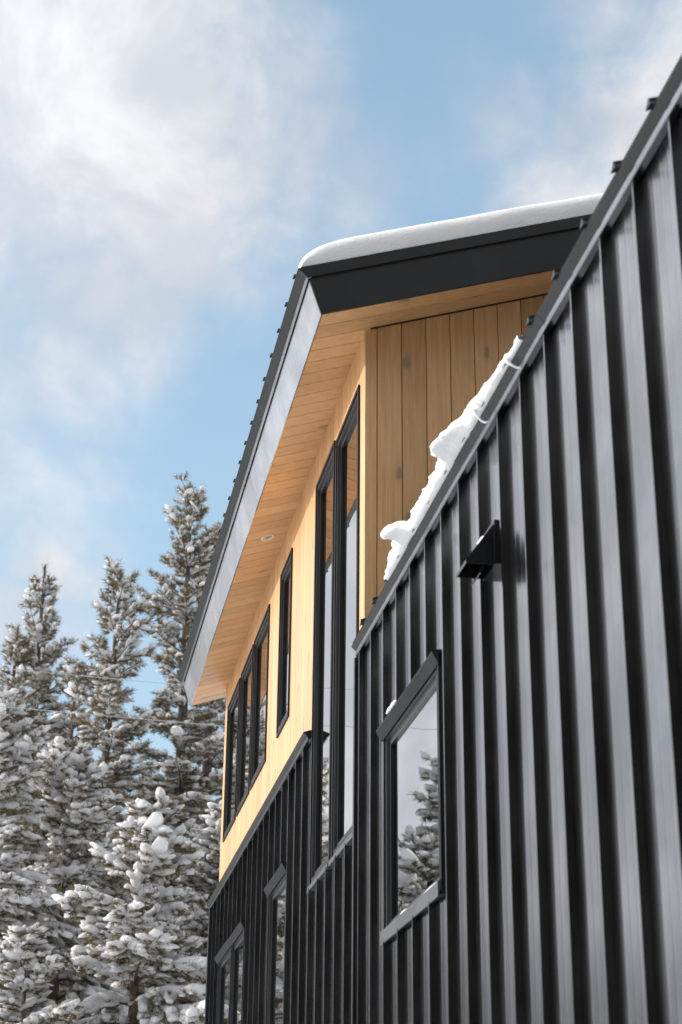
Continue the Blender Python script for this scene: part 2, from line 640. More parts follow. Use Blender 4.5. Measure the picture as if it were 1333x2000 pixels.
# end wall (faces the viewer): boards run across -Y
endf = lambda u, d, z: (XW0 - d, -u, z)
y = 0.0
first = True
while y < 4.6:
    wd = 0.073 if first else BP
    first = False
    V = board_profile(wd)
    # sloped top following the soffit
    pr = [(y + u, d) for u, d in V]
    vs, fs = [], []
    for (ua, da), (ub, db) in zip(pr[:-1], pr[1:]):
        k = len(vs)
        vs += [endf(ua, da, ZC - .25), endf(ub, db, ZC - .25), endf(ub, db, zsof(-ub) - .003), endf(ua, da, zsof(-ua) - .003)]
        fs.append((k + 3, k + 2, k + 1, k))
    mobj('board', vs, fs, M_WOODV, wood_wall)
    y += wd

# ---- upper roof
RX0, RX1 = 5.026 * K, 9.57 * K                  # rake to rake
YE = 0.188 * K                                   # fascia foot
ZE = zsof(YE)
YR = -5.2                                        # ridge side


def rp(b_, a_, x_):
    """roof section: b = down-slope distance outward from fascia foot, a = perpendicular above soffit"""
    return (x_, YE + (b_ * 1 + a_ * SL) / LN, ZE + (-b_ * SL + a_) / LN)


BR = -(YE - YR) * LN                             # b of the ridge side
mb = MB()
mb.extr([(-.012, .02), (-.012, .285), (BR, .285), (BR, .02)], RX0 + .012, RX1 - .012, lambda p, q, a: rp(p, q, a))
roof = mb.build('roof', M_CORE, house)

# soffit boards run up the slope
x = RX0 + .004
sof = None
mb = MB()
mb.extr([(-.014, .004), (-.014, .019), (BR, .019), (BR, .004)], RX0 + .014, RX1 - .014, lambda p, q, a: rp(p, q, a))
sof = mb.build('soffit', M_CORE, house)
while x < RX1 - .02:
    u1 = min(x + BP, RX1 - .004)
    mid = (x + u1) / 2
    b0 = -.003
    inner = BR if mid < XW0 else -(YE + .03) * LN
    if mid > XW1:
        inner = BR
    pr = [(x + .0020, .014), (x + .0024, .001), (x + .0055, -.004), (u1 - .0055, -.004), (u1 - .0024, .001), (u1 - .0020, .014)]
    vs, fs = [], []
    # a few points along the board so that it is not one long sliver
    for (ua, aa), (ub, ab) in zip(pr[:-1], pr[1:]):
        k = len(vs)
        vs += [rp(b0, aa, ua), rp(b0, ab, ub), rp(inner, ab, ub), rp(inner, aa, ua)]
        fs.append((k, k + 1, k + 2, k + 3))
    mobj('soffit_board', vs, fs, M_WOODS, sof)
    x = u1

# eave fascia in sheets, with thin joints
xs = [RX0, 6.64 * K, 8.05 * K, 8.95 * K, RX1]
for x0, x1 in zip(xs[:-1], xs[1:]):
    mb = MB()
    nseg = max(2, int((x1 - x0) / .12))
    na = 7
    vs, fs = [], []
    for i in range(nseg + 1):
        xx = x0 + .0015 + (x1 - x0 - .003) * i / nseg
        for j in range(na + 1):
            a = -.006 + (.212 + .006) * j / na
            wv = .0016 * mnoise.noise((xx * 1.1, a * 4, 3.0)) * math.sin(math.pi * j / na)
            vs.append(rp(.002 + wv, a, xx))
    for i in range(nseg):
        for j in range(na):
            k = i * (na + 1) + j
            fs.append((k, k + 1, k + na + 2, k + na + 1))
    # return under the sheet
    k0 = len(vs)
    vs += [rp(.002, -.006, x0 + .0015), rp(.002, -.006, x1 - .0015), rp(-.006, -.006, x1 - .0015), rp(-.006, -.006, x0 + .0015)]
    fs.append((k0, k0 + 1, k0 + 2, k0 + 3))
    mobj('eave_fascia', vs, fs, M_FASC, house, True)

# eave drip edge: gap, face, flared lip
DRIP = [(-.01, .2465), (.0145, .2465), (.016, .249), (.020, .254), (.027, .263), (.035, .2735), (.044, .284), (.0475, .2875), (.0475, .290), (-.02, .2915)]
mb = MB()
mb.extr(DRIP, RX0 - .012, RX1 + .01, lambda p, q, a: rp(p, q, a))
lip = mb.build('eave_drip_edge', M_RAKE, house)
mb = MB()
mb.extr([(-.01, .2185), (.010, .2165), (.0125, .2185), (.0135, .228), (.0135, .240), (.0130, .246), (-.01, .246)], RX0 - .011, RX1 + .009, lambda p, q, a: rp(p, q, a))
mb.build('drip_flange', M_METAL, lip)

# rake fascia (faces the viewer) and its upper trim
mb = MB()
mb.extr([(.0025, -.006), (.0025, .214), (BR, .214), (BR, -.006)], RX0 - .003, RX0 + .011, lambda p, q, a: rp(p, q, a))
mb.build('rake_fascia', M_RAKE, house)
mb = MB()
mb.extr([(.012, .226), (.044, .2915), (BR, .2915), (BR, .226)], RX0 - .0135, RX0 + .010, lambda p, q, a: rp(p, q, a))
mb.build('rake_trim', M_RAKE, house)
mb = MB()
mb.extr([(.0, .214), (.0, .226), (BR, .226), (BR, .214)], RX0 + .002, RX0 + .011, lambda p, q, a: rp(p, q, a))
mb.build('rake_reveal', M_CORE, house)


def roof_panels(x0, x1, pitch, place, bend, parent, off=0.0, tab=.85):
    """standing seam roof sheets; the folded seam ends show as tabs over the edge"""
    x = x0 + off
    while x < x1 - .03:
        u1 = min(x + pitch, x1)
        mb = MB()
        mb.extr([(x, .294), (u1 - .001, .294), (u1 - .001, .2965), (x, .2965)], .0435, bend, lambda p, q, a: place(a, q, p))
        mb.extr([(x + .002, .2975), (x + .016, .2975), (x + .016, .297 + .03 * tab), (x + .002, .297 + .03 * tab)], .046, bend, lambda p, q, a: place(a, q, p))
        # folded seam end: a small tent-shaped tab over the edge
        e0, e1 = .030, .058
        hh = .2970 + .033 * tab
        t = [place(e1, .2970, x + .009 - .023 * tab), place(e1, .2970, x + .009 + .023 * tab), place(e1 - .012, hh, x + .0100), place(e1 - .012, hh, x + .0080),
             place(e0, .2970, x - .002), place(e0, .2970, x + .020), place(e0, hh, x + .0125), place(e0, hh, x + .0055)]
        mb.add(t, [(0, 1, 2, 3), (7, 6, 5, 4), (0, 4, 5, 1), (1, 5, 6, 2), (2, 6, 7, 3), (3, 7, 4, 0)])
        mb.build('roof_panel', M_RAKE, parent)
        x += pitch


roof_panels(RX0 - .012, RX1 + .01, .305, rp, BR, roof, .10, .6)

# ---- lower drip edge and lower roof
def lp(b_, a_, x_):
    """lower roof section: same section as above, sitting so that the lip is at (OC, ZC)"""
    yy = (b_ * 1 + a_ * SL) / LN
    zz = (-b_ * SL + a_) / LN
    return (x_, LY0 + yy, LZ0 + zz)


_by = (.0445 + .290 * SL) / LN
_bz = (-.0445 * SL + .290) / LN
LY0, LZ0 = OC - _by, ZC - _bz
LBR = -(4.6) * LN
# face leans back to the wall; lower part steeper than the lip
LDRIP = [(-.02, .2595), (.030, .2595), (.0315, .262), (.0345, .268), (.0385, .2755), (.0425, .2835), (.0445, .2875), (.0445, .290), (-.04, .2915)]
LFLANGE = [(-.02, .2385), (.0275, .2385), (.0298, .2400), (.0302, .246), (.0300, .253), (.0292, .2590), (-.02, .2590)]
for nm, x0, x1 in (('lower_drip_edge', XM0, XW0 + .02), ('lower_drip_edge', W_TL[1] + .004, XM1 + .02)):
    cuts = [x0]
    while cuts[-1] + 3.05 < x1:
        cuts.append(cuts[-1] + 3.05)
    cuts.append(x1)
    for c0, c1 in zip(cuts[:-1], cuts[1:]):
        mb = MB()
        mb.extr(LDRIP, c0 + .001, c1 - .001, lambda p, q, a: lp(p, q, a))
        lip = mb.build(nm, M_RAKE, house)
        mb = MB()
        mb.extr(LFLANGE, c0 + .001, c1 - .001, lambda p, q, a: lp(p, q, a))
        mb.build('drip_flange', M_METAL, lip)
mb = MB()
mb.extr([(-.045, .10), (-.045, .291), (LBR, .291), (LBR, .10)], XM0, XW0 - .002, lambda p, q, a: lp(p, q, a))
lroof = mb.build('lower_roof', M_CORE, house)
roof_panels(XM0, XW0 - .002, .307, lp, LBR, lroof, 4.04 - 17 * .307 - XM0 + .307)
mb = MB()
mb.extr([(-.045, .10), (-.045, .291), (-.4, .291), (-.4, .10)], XW1 + .02, XM1 + .01, lambda p, q, a: lp(p, q, a))
lroof2 = mb.build('lower_roof', M_CORE, house)
roof_panels(XW1 + .02, XM1 + .02, .13, lp, -.4, lroof2, .02)
# flat flashing that closes the drip edge to the wood above the left part
mb = MB()
mb.extr([(-.002, ZC - .03), (.030, ZC - .008), (.030, ZC - .003), (-.002, ZC + .012)], W_TL[1] + .006, XW1, lambda p, q, a: (a, p, q))
mb.build('wall_flashing', M_TRIM, house)


# ---- windows
def window(rc, rec, label=None, head=False, sill=False, snowy=False, cw=.022):
    x0, x1, z0, z1 = rc
    mb = MB()
    mb.ring(x0, x1, z0, z1, cw, -.02, OF)
    wnd = mb.build('window', M_BLACK, house)
    if label:
        wnd['label'] = label
    mb = MB()
    a = cw + .001
    mb.ring(x0 + a, x1 - a, z0 + a, z1 - a, .030, -.11, .005)
    mb.build('frame', M_FRAME, wnd)
    a += .031
    mb = MB()
    mb.ring(x0 + a, x1 - a, z0 + a, z1 - a, .036, -.115, -rec * .40)
    mb.build('sash', M_FRAME, wnd)
    # thin bright glazing bead that catches the light
    mb = MB()
    mb.ring(x0 + a - .004, x1 - a + .004, z0 + a - .004, z1 - a + .004, .004, -rec * .38, .0075)
    mb.build('glazing_bead', M_SILL, wnd)
    a += .034
    mb = MB()
    mb.box(x0 + a, x1 - a, -.112, -rec, z0 + a, z1 - a)
    mb.build('pane', M_GLASS, wnd)
    if head:
        mb = MB()
        poly = [(OF + .001, z1 - .050), (OF + .004, z1 - .050), (OF + .030, z1 - .002), (OF + .030, z1 + .004), (OF + .022, z1 + .010), (-.005, z1 + .014), (-.005, z1 + .001), (OF + .001, z1 + .001)]
        mb.extr(poly, x0 - .018, x1 + .018, lambda p, q, a_: (a_, p, q))
        mb.build('head_flashing', M_BLACK, wnd)
    if sill:
        mb = MB()
        poly = [(-.025, z0 + .105), (OF + .001, z0 + .058), (OF + .014, z0 + .050), (OF + .014, z0 - .010), (OF + .008, z0 - .010), (OF + .006, z0 + .018), (-.025, z0 + .02)]
        mb.extr(poly, x0 + .002, x1 - .002, lambda p, q, a_: (a_, p, q))
        mb.build('sill', M_SILL, wnd)
    return wnd


wsq = window(W_SQ, .020, 'square window with sloping grey sill in the black metal wall', True, True)
window(W_TR, .022, 'tall window beside the wood corner', cw=.026)
window(W_TL, .022, 'tall window left of its twin', cw=.026)
window(W_SG, .020, 'narrow single upper window')
window(W_T1, .020, 'upper row window nearest the narrow one')
window(W_T2, .020, 'middle window of the upper row of three')
window(W_T3, .020, 'upper row window at the far corner')
window(W_LA, .020, 'lower window under the wood band', True)
window(W_LB, .020, 'near one of the paired lower windows', True)
window(W_LC, .020, 'far one of the paired lower windows', True)
for rc in (W_TR, W_TL):
    mb = MB()
    poly = [(OF + .001, rc[2] + .024), (OF + .010, rc[2] + .018), (OF + .012, rc[2] - .012), (-.005, rc[2] - .014), (-.005, rc[2] - .001), (OF + .001, rc[2] - .001)]
    mb.extr(poly, rc[0] - .004, rc[1] + .006, lambda p, q, a_: (a_, p, q))
    mb.build('window_sill', M_SILL, house)

# ---- soffit downlight
def downlight(x, b_):
    vs, fs = [], []
    N = 28
    rings = [(.050, -.0045), (.049, -.0085), (.038, -.0075), (.034, .010)]
    for r, a in rings:
        for k in range(N):
            t = 2 * math.pi * k / N
            vs.append(rp(b_ + r * math.cos(t), a, x + r * math.sin(t)))
    for j in range(len(rings) - 1):
        for k in range(N):
            m_ = (k + 1) % N
            fs.append((j * N + k, j * N + m_, (j + 1) * N + m_, (j + 1) * N + k))
    d = mobj('downlight', vs, fs, M_RING, house, True)
    vs = [rp(b_ + .034 * math.cos(2 * math.pi * k / N), -.0015, x + .034 * math.sin(2 * math.pi * k / N)) for k in range(N)]
    vs += [rp(b_, -.006, x)]
    fs = [(k, (k + 1) % N, N) for k in range(N)]
    mobj('lens', vs, fs, M_LENS, d, True)


downlight(7.077 * K, -(0.188 - .086) * K * LN)

# ---- vent hood
vx0, vx1 = 5.625, 5.775
vz0, vz1 = 3.984, 4.135
mb = MB()
mb.box(vx0 - .012, vx1 + .012, -.003, .036, vz0 - .012, vz1 + .012)
vent = mb.build('vent_hood', M_TRIM, house)
vent['label'] = 'small wedge-shaped vent hood on the metal wall'
mb = MB()
tipy = .143
top = [(vx0, .036, vz1), (vx1, .036, vz1), (vx1, tipy, vz0), (vx0, tipy, vz0)]
t2 = [(p[0], p[1], p[2] - .004) for p in top]
mb.add(top + t2, [(0, 1, 2, 3), (7, 6, 5, 4), (0, 4, 5, 1), (1, 5, 6, 2), (2, 6, 7, 3), (3, 7, 4, 0)])
for xx in (vx0, vx1 - .004):
    tri = [(xx, .036, vz1 - .005), (xx, tipy, vz0 - .001), (xx, tipy - .002, vz0 - .012), (xx, .036, vz0 - .012)]
    tr2 = [(p[0] + .004, p[1], p[2]) for p in tri]
    mb.add(tri + tr2, [(0, 1, 2, 3), (7, 6, 5, 4), (0, 4, 5, 1), (1, 5, 6, 2), (2, 6, 7, 3), (3, 7, 4, 0)])
mb.box(vx0, vx1, tipy - .003, tipy, vz0 - .014, vz0 - .004)
mb.build('hood', M_TRIM, vent)
mb = MB()
dmp = [(vx0 + .012, .05, vz0 + .035), (vx1 - .012, .05, vz0 + .035), (vx1 - .012, .085, vz0 - .045), (vx0 + .012, .085, vz0 - .045)]
mb.add(dmp + [(p[0], p[1] + .004, p[2] + .002) for p in dmp], [(0, 1, 2, 3), (7, 6, 5, 4), (0, 4, 5, 1), (1, 5, 6, 2), (2, 6, 7, 3), (3, 7, 4, 0)])
mb.build('damper_flap', M_TRIM, vent)

# ------------------------------------------------------------------ snow on the house
def grid_faces(nu, nv):
    return [(i * nv + j, i * nv + j + 1, (i + 1) * nv + j + 1, (i + 1) * nv + j) for i in range(nu - 1) for j in range(nv - 1)]


def fbm(p, o=4):
    s, a, t = 0.0, 1.0, 0.0
    for k in range(o):
        s += a * mnoise.noise((p[0] * 2 ** k, p[1] * 2 ** k, p[2] * 2 ** k))
        t += a
        a *= .5
    return s / t


def upper_snow():
    nb, nx = 70, 46
    vs = []
    bs = np.concatenate([np.linspace(.02, -.6, 36), np.linspace(-.66, BR, 34)])
    prof = []                                    # cross-section across x: (x, height fraction)
    xs_ = []
    for k in range(9):
        t = k / 8 * math.pi / 2
        xs_.append((.09 * (1 - math.sin(t)), 1 - .0 - (1 - math.sin(t)) * 0))
    for b_ in bs:
        d = .02 - b_
        th = .155 * (1 - max(0, 1 - d / .42) ** 2.6) ** .5 + .012
        th *= 1 + .10 * mnoise.noise((b_ * 1.3, 2.0, 0))
        row = []
        # front bulge (rake side), flat top, far side
        for k in range(10):
            t = k / 9 * math.pi / 2
            xx = RX0 - .004 + .075 * (1 - math.sin(t)) ** 1.0 - .018 * math.sin(2 * t)
            # front face: from the trim upward
            row.append((RX0 - .006 + .10 * (1 - math.cos(t)) ** 1.2 - .015 * math.sin(2 * t), th * math.sin(t)))
        for k in range(1, nx - 10 + 1):
            f = k / (nx - 10)
            row.append((RX0 + .10 + (RX1 - RX0 - .15) * f, th * (1 if f < 1 else 0)))
        for (xx, hh) in row:
            nz = .012 * fbm((xx * 2.1, b_ * 2.1, 1.0)) * (hh > .02)
            vs.append(rp(b_, .2985 + hh + nz, xx))
    o = mobj('roof_snow', vs, grid_faces(len(bs), nx), M_SNOW, None, True)
    tag(o, 'thick smooth snow blanket on the upper roof with rounded edge', 'snow', 'snow lying on the house')


upper_snow()


def lower_snow():
    # (x along edge in metres, overhang, height)
    tot = [(5.08, .006), (5.21, .022), (5.40, .042), (5.53, .052), (5.66, .076), (5.78, .082), (5.91, .115), (6.03, .128), (6.09, .11), (6.13, .075), (6.19, .066), (6.35, .06),
           (6.52, .064), (6.66, .068), (6.74, .05), (6.82, .045), (6.86, .11), (6.93, .155), (6.97, .13), (7.01, .088), (7.09, .068), (7.22, .055), (7.35, .024), (7.42, .004)]
    kn = [(a, t * (.50 if t < .095 else .78), max(.015, .80 * t if t < .1 else .60 * t)) for a, t in tot]
    kx = [k[0] for k in kn]
    nu, nv = 300, 34
    vs = []
    for i in range(nu):
        x = kx[0] + (kx[-1] - kx[0]) * i / (nu - 1)
        ov = float(np.interp(x, kx, [k[1] for k in kn])) + .010 * mnoise.noise((x * 14, 0, 0)) + .007 * mnoise.noise((x * 45, 3, 0))
        hh = float(np.interp(x, kx, [k[2] for k in kn])) + .012 * mnoise.noise((x * 9, 7, 0)) + .006 * mnoise.noise((x * 33, 3, 5))
        hh = max(hh, .012)
        # section, outward y from the edge and z above it
        cur = max(0, ov - .07)
        pts = [(-.50, .50 * SL - .02), (-.46, .46 * SL + hh * .35), (-.38, .38 * SL + hh * .8), (-.25, .25 * SL + hh), (-.15, .15 * SL + hh), (-.07, .07 * SL * .8 + hh),
               (-.02, hh * .98), (ov * .45, hh * .92 - cur * .1), (ov * .8, hh * .74 - cur * .35), (ov, hh * .50 - cur * .55), (ov * .98, hh * .40 - cur * .6), (ov * .75, hh * .30 - cur * .35),
               (ov * .4 + .003, hh * .16 - cur * .05), (.006, .002), (-.012, -.004), (-.05, .012)]
        # resample
        P = np.array(pts)
        d = np.concatenate([[0], np.cumsum(np.linalg.norm(np.diff(P, axis=0), axis=1))])
        tt = np.linspace(0, d[-1], nv)
        yy = np.interp(tt, d, P[:, 0])
        zz = np.interp(tt, d, P[:, 1])
        for j in range(nv):
            nz = .016 * fbm((x * 9, yy[j] * 12, zz[j] * 12), 3) + .009 * fbm((x * 34, yy[j] * 34, zz[j] * 34), 3)
            vs.append((x, OC + .016 + yy[j] + nz * .7 * (j < nv - 2), ZC + .005 + zz[j] + nz * (2 < j < nv - 3)))
    o = mobj('roof_snow', vs, grid_faces(nu, nv), M_SNOW, None, True)
    tag(o, 'ragged drift of melting snow hanging over the lower roof edge', 'snow', 'snow lying on the house')
    return o


lsnow = lower_snow()


def tube(name, pts, rad, mat, parent=None, seg=7):
    vs, fs = [], []
    for i, p in enumerate(pts):
        p = Vector(p)
        a = Vector(pts[max(0, i - 1)])
        c = Vector(pts[min(len(pts) - 1, i + 1)])
        t = (c - a).normalized()
        s1 = t.cross(Vector((0.3, 1, .2))).normalized()
        s2 = t.cross(s1)
        r = rad[i] if isinstance(rad, (list, tuple)) else rad
        for k in range(seg):
            q = 2 * math.pi * k / seg
            vs.append(tuple(p + s1 * (r * math.cos(q)) + s2 * (r * math.sin(q))))
    for i in range(len(pts) - 1):
        for k in range(seg):
            m_ = (k + 1) % seg
            fs.append((i * seg + k, i * seg + m_, (i + 1) * seg + m_, (i + 1) * seg + k))
    fs.append(tuple(range(seg - 1, -1, -1)))
    fs.append(tuple((len(pts) - 1) * seg + k for k in range(seg)))
    return mobj(name, vs, fs, mat, parent, True)


# icicles bent by the sliding snow
for x, y0, z0, ln, hook in ((5.66, .035, .035, .10, .018), (5.24, .018, .01, .055, .008)):
    pts, rad = [], []
    for k in range(9):
        t = k / 8
        pts.append((x - .03 * t - hook * max(0, t - .8) * 4, OC + y0 - .055 * t * t, ZC + z0 - ln * t + hook * 2.2 * max(0, t - .85) * 3))
        rad.append(.0065 * (1 - .75 * t) + .0012)
    tube('icicle', pts, rad, M_ICE, lsnow)

# frozen crumbs on the square window's sill and head, and on the vent
def crumb(name, x0, x1, fn, rad, parent=None, seed=0):
    vs, fs = [], []
    nu, nv = 26, 8
    for i in range(nu):
        x = x0 + (x1 - x0) * i / (nu - 1)
        e = math.sin(math.pi * i / (nu - 1)) ** .5
        r = rad * e * (.55 + .9 * abs(mnoise.noise((x * 25, seed, 0)))) + .0004
        c = fn(x)
        for j in range(nv):
            t = math.pi * 2 * j / nv
            vs.append((x, c[0] + r * math.cos(t), c[1] + r * .7 * math.sin(t)))
    for i in range(nu - 1):
        for j in range(nv):
            m_ = (j + 1) % nv
            fs.append((i * nv + j, i * nv + m_, (i + 1) * nv + m_, (i + 1) * nv + j))
    return mobj(name, vs, fs, M_SNOW, parent, True)


zz0 = W_SQ[2]
zz1 = W_SQ[3]
c1 = crumb('snow_streak', W_SQ[0] + .05, W_SQ[0] + .33, lambda x: (OF + .002, zz0 + .059), .006, None, 1)
tag(c1, 'longer white ice streak on the square window sill, near end', 'snow', 'frozen streaks on the sill')
c2 = crumb('snow_streak', W_SQ[0] + .62, W_SQ[0] + .78, lambda x: (OF + .002, zz0 + .059), .006, None, 4)
tag(c2, 'short white ice streak at the far end of the square window sill', 'snow', 'frozen streaks on the sill')
c3 = crumb('snow_crumb', W_SQ[1] - .46, W_SQ[1] - .24, lambda x: (.045, zz1 + .010), .014, None, 8)
tag(c3, 'little crumb of snow on top of the square window head', 'snow')
c4 = crumb('snow_crumb', vx0 + .004, vx1 - .03, lambda x: (.066, vz1 - .048), .016, None, 12)
tag(c4, 'small patch of snow on the sloping vent hood', 'snow')

# ------------------------------------------------------------------ trees
def ico(sub):
    import bmesh
    bm = bmesh.new()
    bmesh.ops.create_icosphere(bm, subdivisions=sub, radius=1.0)
    v = np.array([p.co[:] for p in bm.verts])
    bm.verts.index_update()
    f = np.array([[q.index for q in t.verts] for t in bm.faces])
    bm.free()
    return v, f


ICO1, ICO2 = ico(1), ico(2)


def np_mesh(name, V, F, mat, smooth):
    me = bpy.data.meshes.new(name)
    nF = len(F)
    me.vertices.add(len(V))
    me.vertices.foreach_set('co', V.astype(np.float32).ravel())
    me.loops.add(nF * 3)
    me.loops.foreach_set('vertex_index', F.astype(np.int32).ravel())
    me.polygons.add(nF)
    me.polygons.foreach_set('loop_start', np.arange(0, nF * 3, 3, dtype=np.int32))
    me.polygons.foreach_set('use_smooth', np.full(nF, smooth))
    me.materials.append(mat)
    me.update(calc_edges=True)
    return me


def frames(d, rg):
    """orthonormal frames with third axis d, random roll"""
    d = d / np.linalg.norm(d, axis=1, keepdims=True)
    r = rg.normal(size=d.shape)
    a = np.cross(d, r)
    a /= np.linalg.norm(a, axis=1, keepdims=True)
    b_ = np.cross(d, a)
    return np.stack([a, b_, d], axis=2)


def needle_templates(rg, count=8, nb=20):
    out = []
    for _ in range(count):
        V = []
        for k in range(nb):
            ph = rg.uniform(0, 2 * math.pi)
            spread = rg.uniform(.25, 1.25)
            d = np.array([math.cos(ph) * math.sin(spread), math.sin(ph) * math.sin(spread), math.cos(spread)])
            o = np.array([0, 0, rg.uniform(-.45, .35)])
            s = np.cross(d, rg.normal(size=3))
            s /= np.linalg.norm(s)
            L = rg.uniform(.7, 1.1)
            wd = .10
            V += [o - s * wd * .5, o + s * wd * .5, o + d * L]
        out.append(np.array(V))
    return np.array(out)


TEMPL = needle_templates(np.random.default_rng(3))


def tree_meshes(seed, H, base, Rm, snow, shape=.75, top_snow=.25, tuft=.140, step=.30, dbl=False, droop=1.0, gaps=.12):
    rg = np.random.default_rng(seed)
    bend_a, bend_s = rg.uniform(0, 6.28), rg.uniform(.0, .25)

    def axis(z):
        t = z / H
        return np.array([math.cos(bend_a), math.sin(bend_a), 0]) * bend_s * t * t + np.array([0, 0, z])

    tubesV, tubesF = [], []
    nvt = 0

    def add_tube(P, r, seg):
        nonlocal nvt
        P = np.asarray(P)
        n_ = len(P)
        T = np.gradient(P, axis=0)
        T /= np.linalg.norm(T, axis=1, keepdims=True) + 1e-9
        ref = np.array([.31, .2, .93]) if abs(T[0][2]) < .8 else np.array([1, .1, 0])
        a = np.cross(T, ref)
        a /= np.linalg.norm(a, axis=1, keepdims=True)
        b_ = np.cross(T, a)
        q = np.arange(seg) * 2 * math.pi / seg
        ring = P[:, None] + (a[:, None] * np.cos(q)[None, :, None] + b_[:, None] * np.sin(q)[None, :, None]) * np.asarray(r)[:, None, None]
        tubesV.append(ring.reshape(-1, 3))
        i = np.arange(n_ - 1)[:, None] * seg + np.arange(seg)[None]
        j = np.arange(n_ - 1)[:, None] * seg + (np.arange(seg)[None] + 1) % seg
        f = np.concatenate([np.stack([i, j, j + seg], -1).reshape(-1, 3), np.stack([i, j + seg, i + seg], -1).reshape(-1, 3)])
        tubesF.append(f + nvt)
        nvt += n_ * seg

    # trunk
    zz = np.linspace(-.3, H, 26)
    r0 = H * .0125 + .03
    add_tube([axis(z) + np.array([.03 * mnoise.noise((z * .7, seed, 0)), .03 * mnoise.noise((z * .7, seed, 9)), 0]) for z in zz], r0 * (1 - .93 * np.clip(zz / H, 0, 1) ** 1.1) + .008, 9)
    trunkV, trunkF = np.concatenate(tubesV), np.concatenate(tubesF)
    tubesV.clear()
    tubesF.clear()
    nvt = 0
    leaders = [(0, 0)]
    tp, td, ts = [], [], []                       # tufts: pos, dir, size
    bp_, bd, br, bs = [], [], [], []               # snow: position, direction, radius, stretch
    z = base
    while z < H * .985:
        t = (z - base) / (H - base)
        nbr = rg.integers(3, 6)
        a0 = rg.uniform(0, 6.28)
        for k in range(nbr):
            if rg.random() < gaps:
                continue
            az = a0 + k * 6.283 / nbr + rg.normal(0, .3)
            prof = (1 - t) ** shape * (.62 + .38 * min(1, (t + .12) / .25)) + .05
            L = Rm * prof * rg.uniform(.55, 1.12) * (1 + .25 * math.sin(z * 2.3 + az))
            L = max(L, .14)
            up = .75 * t ** 1.5 + .12 + rg.normal(0, .1)
            dr = droop * (.75 - .62 * t) * rg.uniform(.6, 1.3)
            h = np.array([math.cos(az), math.sin(az), 0])
            sd = np.array([-math.sin(az), math.cos(az), 0])
            wob = rg.normal(0, .12)
            nseg = 8
            u = np.linspace(0, 1, nseg)
            P = axis(z) + h * (u * L)[:, None] * .97 + sd * (wob * L * u ** 2)[:, None]
            P[:, 2] += L * (up * u - dr * u ** 2 + .10 * u ** 6)
            add_tube(P, np.linspace(.012 + .012 * L, .004, nseg), 4)
            ns = max(3, int(L * .9 / .105))
            for q in range(ns):
                f = .12 + .88 * (q + rg.random()) / ns
                c = np.array([np.interp(f, u, P[:, m_]) for m_ in range(3)])
                j = min(nseg - 2, int(f * (nseg - 1)))
                tg = P[j + 1] - P[j]
                tg /= np.linalg.norm(tg)
                for side in (-1, 1):
                    tl = (.10 + .40 * L * (1 - .62 * f) * .62) * rg.uniform(.5, 1.15)
                    tl = min(tl, .62)
                    tw = tg * .62 + sd * side * rg.uniform(.5, .95) + np.array([0, 0, rg.normal(-.05 - .22 * (1 - t) * droop, .15)])
                    tw /= np.linalg.norm(tw)
                    ntf = max(1, int(tl / .095 + .5))
                    for e in range(ntf):
                        g_ = (e + 1) / ntf
                        p = c + tw * tl * g_ + np.array([0, 0, -.10 * tl * g_ * g_ * droop])
                        tp.append(p)
                        td.append(tw + np.array([0, 0, .45]))
                        ts.append(tuft * rg.uniform(.75, 1.25))
                        if rg.random() < .18:         # needles hanging below
                            tp.append(p + np.array([0, 0, -.03]))
                            td.append(tw + np.array([0, 0, -.7]))
                            ts.append(tuft * rg.uniform(.6, 1.0))
                        if rg.random() < .28:         # needles poking through the snow
                            tp.append(p + np.array([0, 0, .055]) + tw * .05)
                            td.append(tw + np.array([0, 0, .9]))
                            ts.append(tuft * rg.uniform(.55, .8))
                        ps = snow * (top_snow + (1 - top_snow) * (1 - t) ** .8)
                        if rg.random() < ps * 1.0:
                            bp_.append(p + np.array([0, 0, .015 + .03 * rg.random()]) + tw * .03)
                            bd.append(tw)
                            br.append((.030 + .042 * rg.random() ** 1.7) * (.5 + .62 * ps))
                            bs.append(rg.uniform(1.1, 2.3))
                    if rg.random() < ps * .85:        # a finger of snow lying along the twig
                        r_ = (.033 + .034 * rg.random()) * (.5 + .62 * ps)
                        bp_.append(c + tw * tl * .62 + np.array([0, 0, .022 - .05 * tl * droop]))
                        bd.append(tw + np.array([0, 0, -.12 * droop]))
                        br.append(r_)
                        bs.append(min(5.0, max(1.2, tl * .52 / r_)))
                ps = snow * (top_snow * .8 + (1 - top_snow * .8) * (1 - t) ** .9)
                if rg.random() < ps * .95:            # ridge along the bough
                    bp_.append(c + np.array([0, 0, .03 + .02 * rg.random()]))
                    bd.append(tg)
                    br.append((.046 + .070 * rg.random() ** 1.8) * (.40 + .70 * ps) * (.75 + .45 * f))
                    bs.append(rg.uniform(1.5, 2.6))
                if L > .7 and rg.random() < ps * ps * .06:       # a big pillow now and then
                    bp_.append(c + np.array([0, 0, .04]))
                    bd.append(tg * np.array([1, 1, .4]))
                    br.append(rg.uniform(.06, .105) * (.6 + .4 * ps))
                    bs.append(rg.uniform(1.0, 1.5))
            tp.append(P[-1])
            td.append(P[-1] - P[-2] + np.array([0, 0, .2 * L / nseg]))
            ts.append(tuft * 1.15)
        z += step * rg.uniform(.7, 1.3) * (.75 + .5 * (1 - t))
    # leader shoots
    for e in range(6):
        tp.append(axis(H - .09 * e))
        td.append(np.array([rg.normal(0, .2), rg.normal(0, .2), 1.0]))
        ts.append(tuft * .9)
    tp, td, ts = np.array(tp), np.array(td), np.array(ts)
    N = len(tp)
    Fm = frames(td, rg)
    T = TEMPL[rg.integers(0, len(TEMPL), N)] * ts[:, None, None]
